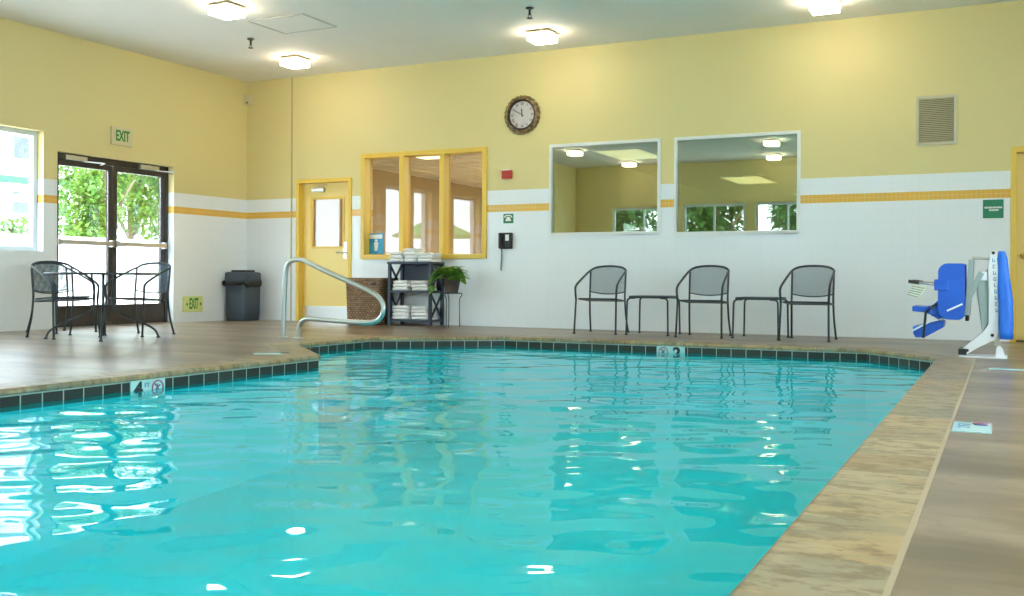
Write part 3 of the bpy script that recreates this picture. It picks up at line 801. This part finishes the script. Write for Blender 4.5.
def towel_mesh():
    w, d, h = .15, .125, .05; prof = []
    n_ = 8
    for k in range(n_+1):
        a = -PI/2+PI*k/n_; prof.append((-d+.022-.024*cos(a)*1.0,h/2+h/2*sin(a)*.98))
    prof = [(-p if 0 else p, q) for p,q in prof]
    back = [(d,h*.97),(d+.004,h*.62),(d-.012,h*.5),(d+.004,h*.38),(d,h*.02)]
    outline = prof+back
    mb = MB(); rings = []
    for k in range(9):
        x = -w+2*w*k/8; e = abs(x)/w
        rings.append([(x+.003*sin(q*60+p*30),p*(1-.03*e**4),q*(1-.10*e**6)+.0025*sin(k*1.7+p*22)*(q/h)) for p,q in outline])
    mb.loft(rings)
    return mb
tw = None
def towel(x, y, z, rz, sx, sy, sz, lab, grp):
    global tw
    if tw is None:
        o = towel_mesh().build('folded_towel', M['towel']); tw = o
    else:
        o = tw.copy(); C.objects.link(o)
    o.location = (x,y,z); o.rotation_euler = (0,0,rz); o.scale = (sx,sy,sz)
    tag(o, lab, 'towel', grp)
random.seed(11)
def stack(x, y, z, n_, where, grp, sx=.72, sy=1.0, hh=None):
    order = {1:['single'],2:['lower','upper'],3:['bottom','middle','top'],4:['bottom','second lowest','second highest','top']}[n_]
    for k in range(n_):
        sz = (hh[k] if hh else 1.0)
        towel(x+random.uniform(-.008,.008),y+random.uniform(-.01,.01),z,random.uniform(-.05,.05),sx*random.uniform(.96,1.03),sy,sz,'%s white folded towel of the %s' % (order[k], where), grp)
        z += .05*sz+.0005
G = 'white towels on the shelf unit'
stack(-7.84,12.22,.9055,3,'stack on the shelf top nearest the door',G,.70,1,[1,1,.95])
stack(-7.60,12.22,.9055,4,'tall central stack on the shelf top',G,.68,1,[1,1,1,.9])
stack(-7.355,12.22,.9055,3,'wide stack on the shelf top nearest the plant',G,.82,1,[.95,.85,.8])
stack(-7.745,12.21,.4955,3,'middle shelf stack toward the door',G,.93,1.05,[1,1,.9])
stack(-7.43,12.21,.4955,3,'middle shelf stack toward the plant',G,.88,1.05,[1,.95,.9])
stack(-7.745,12.21,.0855,4,'bottom shelf stack toward the door',G,.93,1.05,[1,1,1,.9])
stack(-7.43,12.21,.0855,4,'bottom shelf stack toward the plant',G,.90,1.05,[1,1,.95,.85])

# ------------------------------------------------------------------ wicker basket
t = thing('wicker_basket', 'tall brown woven wicker towel basket between door and navy shelf', 'basket', (-8.36,12.20,0))
def rr2(w_, d_, z, r=.05): return [(x,y,z) for x,y in rrect(w_,d_,r,5)]
MB().loft([rr2(.57,.34,.0),rr2(.58,.35,.02),rr2(.62,.38,.64),rr2(.625,.385,.66),rr2(.58,.34,.66),rr2(.56,.32,.10)]).build('body', M['wicker'], t)
mb = MB(); 
for z in (.645,.662): mb.tube([(x,y,z) for x,y in rrect(.625,.385,.05,5)],.014,6,True)
mb.build('braided_rim', M['wicker'], t)
MB().loft([[(.20+.045*cos(2*PI*k/16),y,.585+.020*sin(2*PI*k/16)) for k in range(16)] for y in (-.205,-.18)]).build('hand_hole_shade', M['black'], t)  # solid black oval stands for the darkness inside the hand hole

# ------------------------------------------------------------------ plant and stand
t = thing('plant_stand', 'thin black wire plant stand beside the navy shelf', 'plant stand', (-6.86,12.0,0))
MB().tube([(.135*cos(2*PI*k/28),.135*sin(2*PI*k/28),.47) for k in range(28)],.008,6,True).build('ring', M['iron'], t)
mb = MB().tube([(-.13,0,.466),(.13,0,.466)],.006,6); mb.tube([(0,-.13,.466),(0,.13,.466)],.006,6); mb.build('support_bars', M['iron'], t)
for k in range(3):
    a = math.radians(-80)+2*PI*k/3; mb = MB().tube(smooth([(.135*cos(a),.135*sin(a),.47),(.145*cos(a),.145*sin(a),.44),(.11*cos(a),.11*sin(a),.36),(.115*cos(a),.115*sin(a),.0)],4),.0065,6); mb.build('leg', M['iron'], t)
def leaf_card(mb, p, d, up, L, W):
    d = d.normalized(); s = d.cross(up)
    if s.length < .05: s = d.cross(Vector((1,0,0)))
    s.normalize(); nrm = s.cross(d)
    q = [(0,0,0),(.22,.42,.05),(.5,.5,.07),(.8,.25,.03),(1,0,-.05),(.8,-.25,.03),(.5,-.5,.07),(.22,-.42,.05)]
    vs = [p + d*(L*a) + s*(W*b) + nrm*(L*c) for a,b,c in q] + [p + d*(L*.5)]
    mb.add(vs, [(8,i,(i+1)%8) for i in range(8)], True)
t = thing('potted_pothos', 'bushy green plant in a dark clay pot on the wire stand', 'plant', (-6.86,12.0,.478))
MB().lathe([(.085,0),(.088,.005),(.125,.19),(.14,.195),(.142,.235),(.125,.235),(.115,.20)],n=28).build('pot', M['terracotta'], t)
MB().lathe([(.001,.205),(.117,.205)],n=20,cap=False).build('soil', M['bark'], t)
mb = MB(); ms = MB(); random.seed(5)
for k in range(190):
    a = random.uniform(0,2*PI); el = random.uniform(-.1,1.35); R_ = random.uniform(.55,1)
    p = Vector((.22*R_*cos(a)*cos(el)-.03,.15*R_*sin(a)*cos(el),.225+.16*R_*sin(el)))
    d = Vector((cos(a),sin(a),random.uniform(-.9,.15)))
    leaf_card(mb, p, d, Vector((0,0,1)), random.uniform(.07,.11), random.uniform(.07,.10))
    if k % 5 == 0: ms.tube(smooth([(0,0,.205),p*.6+Vector((0,0,.12)),p],3),.003,5)
for (sx,sy,dz) in ((-.26,-.03,-.06),(-.21,-.12,.02),(.2,-.08,.08)):
    ms.tube(smooth([(0,0,.205),(sx*.6,sy*.6,.33),(sx,sy,.22),(sx*1.08,sy*1.1,.13+dz)],4),.003,5)
    for k in range(7):
        q = k/6; p = Vector((sx*(1+.08*q),sy*(1+.1*q),.26-.18*q+dz*q)); leaf_card(mb,p,Vector((sx+random.uniform(-.2,.2),sy+random.uniform(-.2,.2),-.25)),Vector((0,0,1)),.09,.08)
mb.build('foliage', M['leaf'], t, fixn=False); ms.build('stems', M['darktree'], t)

# ------------------------------------------------------------------ pool hand rail
RY = 8.85
t = thing('pool_handrail', 'looped steel grab rail at the pool steps', 'handrail', (-7.1,RY,0))
pts = [(-.115,0,.0),(-.110,0,.30),(-.095,0,.62),(-.085,0,.74),(-.055,0,.825),(.02,0,.868),(.10,0,.873),(.20,0,.850),(.55,0,.715),(.93,0,.578),(1.06,0,.525),(1.17,0,.455),(1.215,0,.36),(1.185,0,.265),(1.10,0,.215),(.98,0,.200),(.60,0,.210),(.27,0,.222),(.17,0,.208),(.115,0,.15),(.098,0,.07),(.095,0,.0)]
MB().tube(smooth(pts,5),.027,14).build('rail', M['chrome'], t)
for x in (-.115,.095): MB().lathe([(.062,0),(.062,.008),(.05,.018),(.029,.022)],(x,0,0),20).build('flange', M['steel'], t)

# ------------------------------------------------------------------ depth markers
def no_diving(parent, f, r=.055):
    mb = MB(); ring = [f(r*cos(2*PI*k/24),r*sin(2*PI*k/24)) for k in range(24)]
    mb.tube(ring,.006,5,True); mb.tube([f(-r*.7,r*.7),f(r*.7,-r*.7)],.005,5); mb.build('prohibition_ring', M['markred'], parent)
    mb = MB(); mb.tube([f(-.02,-.015),f(.0,.005),f(.02,.02)],.006,5); mb.tube([f(.0,.005),f(-.01,.03)],.004,5); mb.tube([f(-.025,-.035),f(.03,-.035)],.004,5); mb.build('diver_symbol', M['markblue'], parent)
t = thing('depth_marker', 'white pool edge tile marked 2 with no diving symbol at the far edge', 'depth marker', (-3.195,10.298,-.105))
MB().box(-.155,.155,-.012,0,-.07,.068).build('tile', M['marker'], t, bevel=.002)
no_diving(t, lambda a,b:(-.078+a,-.014,b+.005), .05); text('numeral','2',.145,M['ink'],t,(.07,-.013,.0),BACK,.002,1.15,.006)
t = thing('depth_marker', 'white pool edge tile marked 4 with no diving symbol below the left deck', 'depth marker', (-5.358,5.11,-.105))
MB().box(0,.012,-.155,.155,-.07,.068).build('tile', M['marker'], t, bevel=.002)
no_diving(t, lambda a,b:(.014,.085+a,b+.005), .05); text('numeral','4',.14,M['ink'],t,(.013,-.09,.0),LEFT,.002,1.1,.006); text('unit_lettering','FT',.045,M['markblue'],t,(.013,-.012,.03),LEFT,.001)
t = thing('deck_marker', 'white tile strip set flush in the deck beside the right coping', 'deck marker', (-.135,5.08,0))
MB().box(-.082,.082,-.16,.16,0,.006).build('tile', M['marker'], t, bevel=.002)
text('numeral','2 FT',.075,M['markblue'],t,(-.03,.02,.007),(0,0,PI/2),.0005,1.1)
no_diving(t, lambda a,b:(a+.035,b+.10,.008), .03)
t = thing('deck_marker', 'pale tile strip in the deck at the end of the left coping', 'deck marker', (-5.83,7.0,0), math.radians(45))
MB().box(-.16,.16,-.075,.075,0,.006).build('tile', M['marker'], t, bevel=.002)
text('numeral','3 FT',.075,M['markblue'],t,(0,0,.007),(0,0,0),.0005) if 0 else None
t = thing('deck_marker', 'pale tile strip in the deck right of the pool lift base', 'deck marker', (.05,8.55,0))
MB().box(-.16,.16,-.05,.05,0,.006).build('tile', M['marker'], t, bevel=.002)

# ------------------------------------------------------------------ pool lift (seen from its side, seat toward the pool)
LY = 9.85
t = thing('pool_lift', 'white pool access lift with blue seat folded up at the pool corner', 'pool lift', (-.15,LY,0))
ox = .15
def side(mb, pts, y0, y1): return mb.prism([(x+ox,z) for x,z in pts], y0, y1, lambda p,q,y:(p,y,q))
mast = [(-.136,.775),(-.119,.918),(-.099,.953),(-.067,.926),(-.050,.847),(-.045,.598),(-.048,.235),(-.071,.165),(-.216,.085),(-.297,.03),(-.354,.028),(-.346,.064),(-.281,.13),(-.178,.225),(-.130,.295),(-.130,.509)]
m1 = side(MB(), mast, -.10, -.085); side(m1, mast, .085, .10)
mo = side(m1, [(-.062,.93),(-.05,.847),(-.045,.598),(-.048,.235),(-.06,.235),(-.057,.598),(-.062,.845)], -.086, .086).build('mast', M['liftwhite'], t, bevel=.004)
mb = MB(); random.seed(9)
for k in range(9):
    z = .86-.055*k; x = -.092+.0035*k+ox
    mb.box(x-.011,x+.011,-.1025,-.10,z-.016,z-.010); mb.box(x-.011,x-.004,-.1025,-.10,z-.016,z+.016)
    if k % 2: mb.box(x-.011,x+.011,-.1025,-.10,z+.010,z+.016); 
    if k % 3 != 1: mb.box(x+.005,x+.011,-.1025,-.10,z-.016,z+.004)
mb.build('lettering', M['liftink'], mo)
mb = MB(); 
for x,z in ((-.095,.925),(-.30,.06),(-.10,.20)): 
    mb.loft([[(x+ox+.014*cos(2*PI*k/12),y,z+.014*sin(2*PI*k/12)) for k in range(12)] for y in (-.108,-.099)])
mb.build('bolt', M['black'], mo)
mb = side(MB(), [(-.226,.57),(-.222,.66),(-.146,.79),(-.12,.70),(-.108,.34),(-.18,.215)], -.07, .07); mb.build('actuator_housing', M['liftgrey'], t, bevel=.012)
mb = MB()
for y in (-.09,.09): mb.bar((-.272+ox,y,.865),(-.302+ox,y,.37),.03,.045,(1,0,0))
mb.build('lift_arm', M['liftgrey'], t, bevel=.005)
mb = MB().box(-.318+ox,-.288+ox,-.11,.11,.32,.375); mb.build('arm_foot', M['black'], t, bevel=.006)
mb = MB(); mb.bar((-.185+ox,-.075,.755),(-.30+ox,-.075,.515),.028,.05,(1,0,0)); mb.bar((-.185+ox,.075,.755),(-.30+ox,.075,.515),.028,.05,(1,0,0)); mb.build('link_arm', M['liftgrey'], t, bevel=.005)
mb = MB().bar((-.265+ox,-.06,.885),(-.12+ox,-.06,.878),.03,.022); mb.bar((-.265+ox,.06,.885),(-.12+ox,.06,.878),.03,.022); mb.build('top_bracket', M['steel'], t, bevel=.003)
MB().box(-.20+ox,-.14+ox,-.088,-.07,.68,.76).build('control_box', M['liftwhite'], t, bevel=.008)
# cover bag behind the mast
rings = []
for k in range(13):
    q = k/12; z = .17+.77*q; x0_ = -.046-.02*q; x1_ = .066-.058*max(0,q-.4)/.6
    cx,w_ = (x0_+x1_)/2, (x1_-x0_); dd_ = .34-.10*q
    if k == 12: w_ *= .7; dd_ *= .8
    rings.append([(cx+ox+x*(1+.05*sin(k*1.3+y*9)),y+.006*sin(k*2.1),z) for x,y in rrect(w_,dd_,min(.04,w_*.45),4)])
MB().loft(rings).build('battery_cover', M['bluecloth'], t)
# base
mb = MB().box(-.37+ox,.02+ox,-.15,.15,0,.012); mb.build('base_plate', M['liftwhite'], t, bevel=.003)
mb = MB().box(-.372+ox,-.305+ox,-.13,.13,.02,.075); mb.build('front_foot', M['black'], t, bevel=.006)
for ya,yb in ((-.12,-.10),(.10,.12)): side(MB(), [(-.075,.012),(.0,.012),(-.02,.08),(-.05,.115),(-.07,.08)], ya, yb).build('rear_bracket', M['liftwhite'], t, bevel=.003)
mb = MB().bar((-.06+ox,0,.10),(-.06+ox,0,.30),.05,.05); mb.build('anchor_post', M['steel'], t)
# seat: curved shell
rings = []
for j in range(11):
    y = -.22+.44*j/10; e = (abs(y)/.22); c_ = .09*e**3
    zt = .835-.05*e**4; zb = .335+.03*e**4
    x0_ = -.50 ; pr = []
    pts_ = [(-.36,zt),(-.345,zt-.03),(-.335,.60),(-.36,.42),(-.42,zb+.02),(-.50,zb),(-.53,zb+.05),(-.535,zb+.075)]
    inner = [(x-.02,z+.0) for x,z in pts_][::-1]
    inn = [(-.518,zb+.09),(-.505,zb+.045),(-.49,zb+.02),(-.425,zb+.042),(-.38,.435),(-.357,.60),(-.365,zt-.03),(-.375,zt)]
    rings.append([(x-c_+ox,y,z) for x,z in pts_+inn])
shell = MB().loft(rings).build('seat_shell', M['blueplastic'], t)
seat_outline = []
for cx_,cz_,r_,a0_ in ((-.335,.815,.016,0),(-.455,.752,.08,90),(-.445,.425,.09,180),(-.375,.39,.057,270)):
    for k in range(7):
        a_ = math.radians(a0_+15*k); seat_outline.append((cx_+r_*cos(a_),cz_+r_*sin(a_)))
for y in (-.235,.235):
    side(MB(), seat_outline, y-.008, y+.008).build('seat_side', M['blue'], shell, bevel=.004)
    mb = MB().box(-.565+ox,-.452+ox,y-.02,y+.02,.592,.69); mb.build('armrest_block', M['blue'], t, bevel=.006)
    mb = MB().tube([(-.56+ox,y,.645),(-.70+ox,y,.662)],.012,8); ar = mb.build('armrest_bar', M['steel'], t)
    MB().tube([(-.69+ox,y,.661),(-.78+ox,y,.672)],.016,8).build('armrest_grip', M['black'], ar)
side(MB(), [(-.75,.450),(-.60,.442),(-.54,.50),(-.51,.50),(-.51,.36),(-.53,.33),(-.60,.375),(-.66,.395),(-.75,.402)], -.20, .20).build('seat_pan', M['blue'], t, bevel=.008)
MB().bar((-.46+ox,-.255,.412),(-.335+ox,-.255,.475),.015,.035,(0,1,0)).build('support_strap', M['liftwhite'], t)
side(MB(), [(-.749,.262),(-.51,.322),(-.488,.31),(-.492,.262),(-.647,.168),(-.723,.165),(-.745,.20)], -.16, .16).build('footrest', M['blue'], t, bevel=.006)
mb = MB().bar((-.535+ox,-.205,.475),(-.635+ox,-.205,.40),.02,.03,(0,1,0)); mb.bar((-.635+ox,-.205,.405),(-.655+ox,-.205,.165),.02,.035,(0,1,0)); mb.build('seat_belt', M['black'], t)
MB().bar((-.755+ox,-.175,.222),(-.57+ox,-.215,.332),.015,.028,(0,1,0)).build('footrest_link', M['liftwhite'], t)
tg = thing('instruction_tag', 'pale laminated instruction card hanging from the lift armrest', 'tag', (-.70,LY-.255,.655))
MB().prism([(-.05,-.004),(.085,-.03),(.015,-.14),(-.088,-.10)],-.004,.0,lambda p,q,y:(p,y,q)).build('card', M['paper'], tg)
mb = MB()
for k in range(5): 
    a = Vector((-.05-.009*k,-.0045,-.025-.019*k)); mb.bar(a,a+Vector((.105-.004*k,0,-.022)),.001,.005)
mb.build('print', M['ink'], tg); MB().tube([(-.01,.002,-.01),(-.01,.012,.02),(-.005,.03,.022)],.003,5).build('cable_tie', M['black'], tg)

# ------------------------------------------------------------------ outdoors
struct(MB().box(-75,LW-.25,-30,75,-.12,-.01).build('patio_ground', M['patio']))
struct(MB().box(LW-.25,30,-40,FW-.2,-.12,-.01).build('patio_ground_front', M['patio']))
struct(MB().box(RW+.2,30,FW-.2,40,-.12,-.01).build('patio_ground_right', M['patio']))
gw = MB().box(-17.6,-17.4,-5,40,-.02,1.50); gw = struct(gw.build('garden_wall', M['stucco']))
MB().box(-17.65,-17.35,-5,40,1.36,1.40).build('wall_ledge', M['pinkcap'], gw)
def tree(name, lab, cat, x, y, zc, rx, rz_, n_, m_, seed, trunk=True, grp=None, L=.30):
    random.seed(seed); t = thing(name, lab, cat, (x,y,0), 0, grp); mb = MB()
    lobes = [(random.uniform(-.6,.6)*rx,random.uniform(-.6,.6)*rx,random.uniform(-.55,.6)*rz_,random.uniform(.4,.6)) for _ in range(9)]
    for k in range(n_):
        lx,ly,lz,lr = random.choice(lobes); v = Vector((random.gauss(0,1),random.gauss(0,1),random.gauss(0,1))).normalized()*random.uniform(.6,1)
        p = Vector((lx+v.x*lr*rx,ly+v.y*lr*rx,zc+lz+v.z*lr*rz_))
        if p.z < .15: p.z = random.uniform(.15,.5)
        d = Vector((v.x+random.uniform(-.6,.6),v.y+random.uniform(-.6,.6),random.uniform(-.9,.3)))
        s = L*random.uniform(.6,1.2); leaf_card(mb,p,d,Vector((0,0,1)),s,s*.55)
    mb.build('foliage', M[m_], t, fixn=False)
    b = MB().tube(smooth([(0,0,-.01),(.05,.02,zc*.5),(0,.06,zc),(.05,0,zc+rz_*.5)],4),[.13-.005*k for k in range(13)],8)
    for s in (-1,1): b.tube([(0,.05,zc*.6),(s*rx*.4,s*.2,zc+.1*rz_),(s*rx*.6,s*.3,zc+.3*rz_)],[.06,.04,.02],6)
    b.build('trunk', M['bark'], t)
GT = 'trees behind the garden wall'
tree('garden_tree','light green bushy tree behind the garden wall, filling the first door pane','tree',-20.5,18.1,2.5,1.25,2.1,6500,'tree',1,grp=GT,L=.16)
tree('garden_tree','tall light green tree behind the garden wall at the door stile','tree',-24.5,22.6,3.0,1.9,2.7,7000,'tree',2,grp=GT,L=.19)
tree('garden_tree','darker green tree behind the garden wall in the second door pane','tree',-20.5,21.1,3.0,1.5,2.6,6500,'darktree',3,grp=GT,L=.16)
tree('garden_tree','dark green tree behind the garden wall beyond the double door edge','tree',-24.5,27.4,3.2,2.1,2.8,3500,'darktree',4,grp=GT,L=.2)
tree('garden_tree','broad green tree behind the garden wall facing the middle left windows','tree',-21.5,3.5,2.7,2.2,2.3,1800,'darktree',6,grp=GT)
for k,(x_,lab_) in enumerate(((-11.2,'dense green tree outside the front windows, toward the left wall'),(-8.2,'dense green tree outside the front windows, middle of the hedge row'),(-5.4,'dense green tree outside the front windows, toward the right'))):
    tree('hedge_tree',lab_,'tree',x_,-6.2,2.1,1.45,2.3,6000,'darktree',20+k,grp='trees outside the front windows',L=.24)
tree('garden_shrub','small round green shrub against the white building outside the left window','shrub',-30.0,22.6,1.9,.9,.9,900,'tree',5,L=.2)
# far building
b = thing('white_building', 'white three-storey building with green trim outside the left window', 'building', (-60,37,0))
MB().box(-8,0,-22,13,0,12.2).build('wall', M['stucco'], b)
mb = MB().box(-9,.9,-23,14,12.2,12.5); mb.prism([(-9,12.5),(.9,12.5),(-4,16)],-23,14,lambda p,q,y:(p,y,q)); mb.build('roof', M['roofgrey'], b)
MB().box(0,.5,-22,13,6.9,7.35).build('green_band', M['trimgreen'], b)
MB().box(0,.9,-1.0,6.0,9.1,9.4).build('green_awning', M['trimgreen'], b)
for z in (1.2,4.9,8.6):
    for y in (-18,-13,-8,-3,2,5.2,8.3,11.4):
        fr = MB(); frame_rect(fr,y-.1,y+1.4,z-.1,z+1.6,.1,0,.1,lambda q,a0,a1,d0,d1,z0,z1:q.box(d0,d1,a0,a1,z0,z1)); f_ = fr.build('window', M['white'], b)
        MB().box(.0,.04,y,y+1.3,z,z+1.5).build('window_pane', M['panebl'], f_)
def umbrella(x, y, h, r_, m_, lab):
    t = thing('patio_umbrella', lab, 'umbrella', (x,y,0)); nn = 8; rings = []
    for rr_,z in ((.02,h),(r_*.5,h-.28*r_),(r_,h-.48*r_),(r_,h-.52*r_),(r_*.5,h-.31*r_),(.02,h-.03)):
        rings.append([(rr_*cos(2*PI*k/nn),rr_*sin(2*PI*k/nn),z) for k in range(nn)])
    MB().loft(rings,smooth=False).build('canopy', M[m_], t)
    MB().tube([(0,0,0),(0,0,h+.08)],.025,8).build('pole', M['bronze'], t)
    MB().lathe([(.25,-.01),(.25,.05),(.05,.08)],n=16).build('base', M['bronze'], t)
    for k in range(nn):
        a = 2*PI*k/nn; MB().bar((.03*cos(a),.03*sin(a),h-.06),(r_*.95*cos(a),r_*.95*sin(a),h-.52*r_),.02,.02).build('rib', M['steel'], t)
umbrella(-14.2,1.2,2.45,1.25,'umbgreen','green patio umbrella outside, mirrored in the yellow window')
umbrella(-23.5,18.9,3.3,1.1,'umbwhite','white patio umbrella beyond the garden wall at the door edge')

# ------------------------------------------------------------------ light
sc = bpy.context.scene
w = bpy.data.worlds.new('sky'); sc.world = w; w.use_nodes = True
nt = w.node_tree; bg = nt.nodes['Background']
bg.inputs[0].default_value = (.75,.88,1,1); bg.inputs[1].default_value = 5.4
sd = bpy.data.lights.new('sun', 'SUN'); sd.energy = 2.5; sd.angle = math.radians(3); sd.color = (1,.96,.88)
so = bpy.data.objects.new('sun', sd); C.objects.link(so)
so.rotation_euler = Vector((.25,.70,.66)).to_track_quat('Z','Y').to_euler()

# ------------------------------------------------------------------ camera
cd = bpy.data.cameras.new('camera'); co = bpy.data.objects.new('camera', cd); C.objects.link(co)
cd.sensor_width = 36; cd.lens = 998/1024*36; cd.shift_y = -20/1024; cd.clip_end = 300; cd.clip_start = .05
R_ = Matrix.Rotation(math.radians(26.3),4,'Z') @ Matrix.Rotation(PI/2,4,'X') @ Matrix.Rotation(.005,4,'Z')
co.matrix_world = Matrix.Translation((0,0,.683)) @ R_
sc.camera = co
vs = sc.view_settings; vs.view_transform = 'Standard'; vs.look = 'None'; vs.gamma = 1; vs.use_curve_mapping = False; vs.exposure = 1.13
cy = sc.cycles
cy.max_bounces = 12; cy.diffuse_bounces = 6; cy.glossy_bounces = 6; cy.transmission_bounces = 8; cy.transparent_max_bounces = 16
cy.sample_clamp_indirect = 6; cy.blur_glossy = .3
cy.use_denoising = True
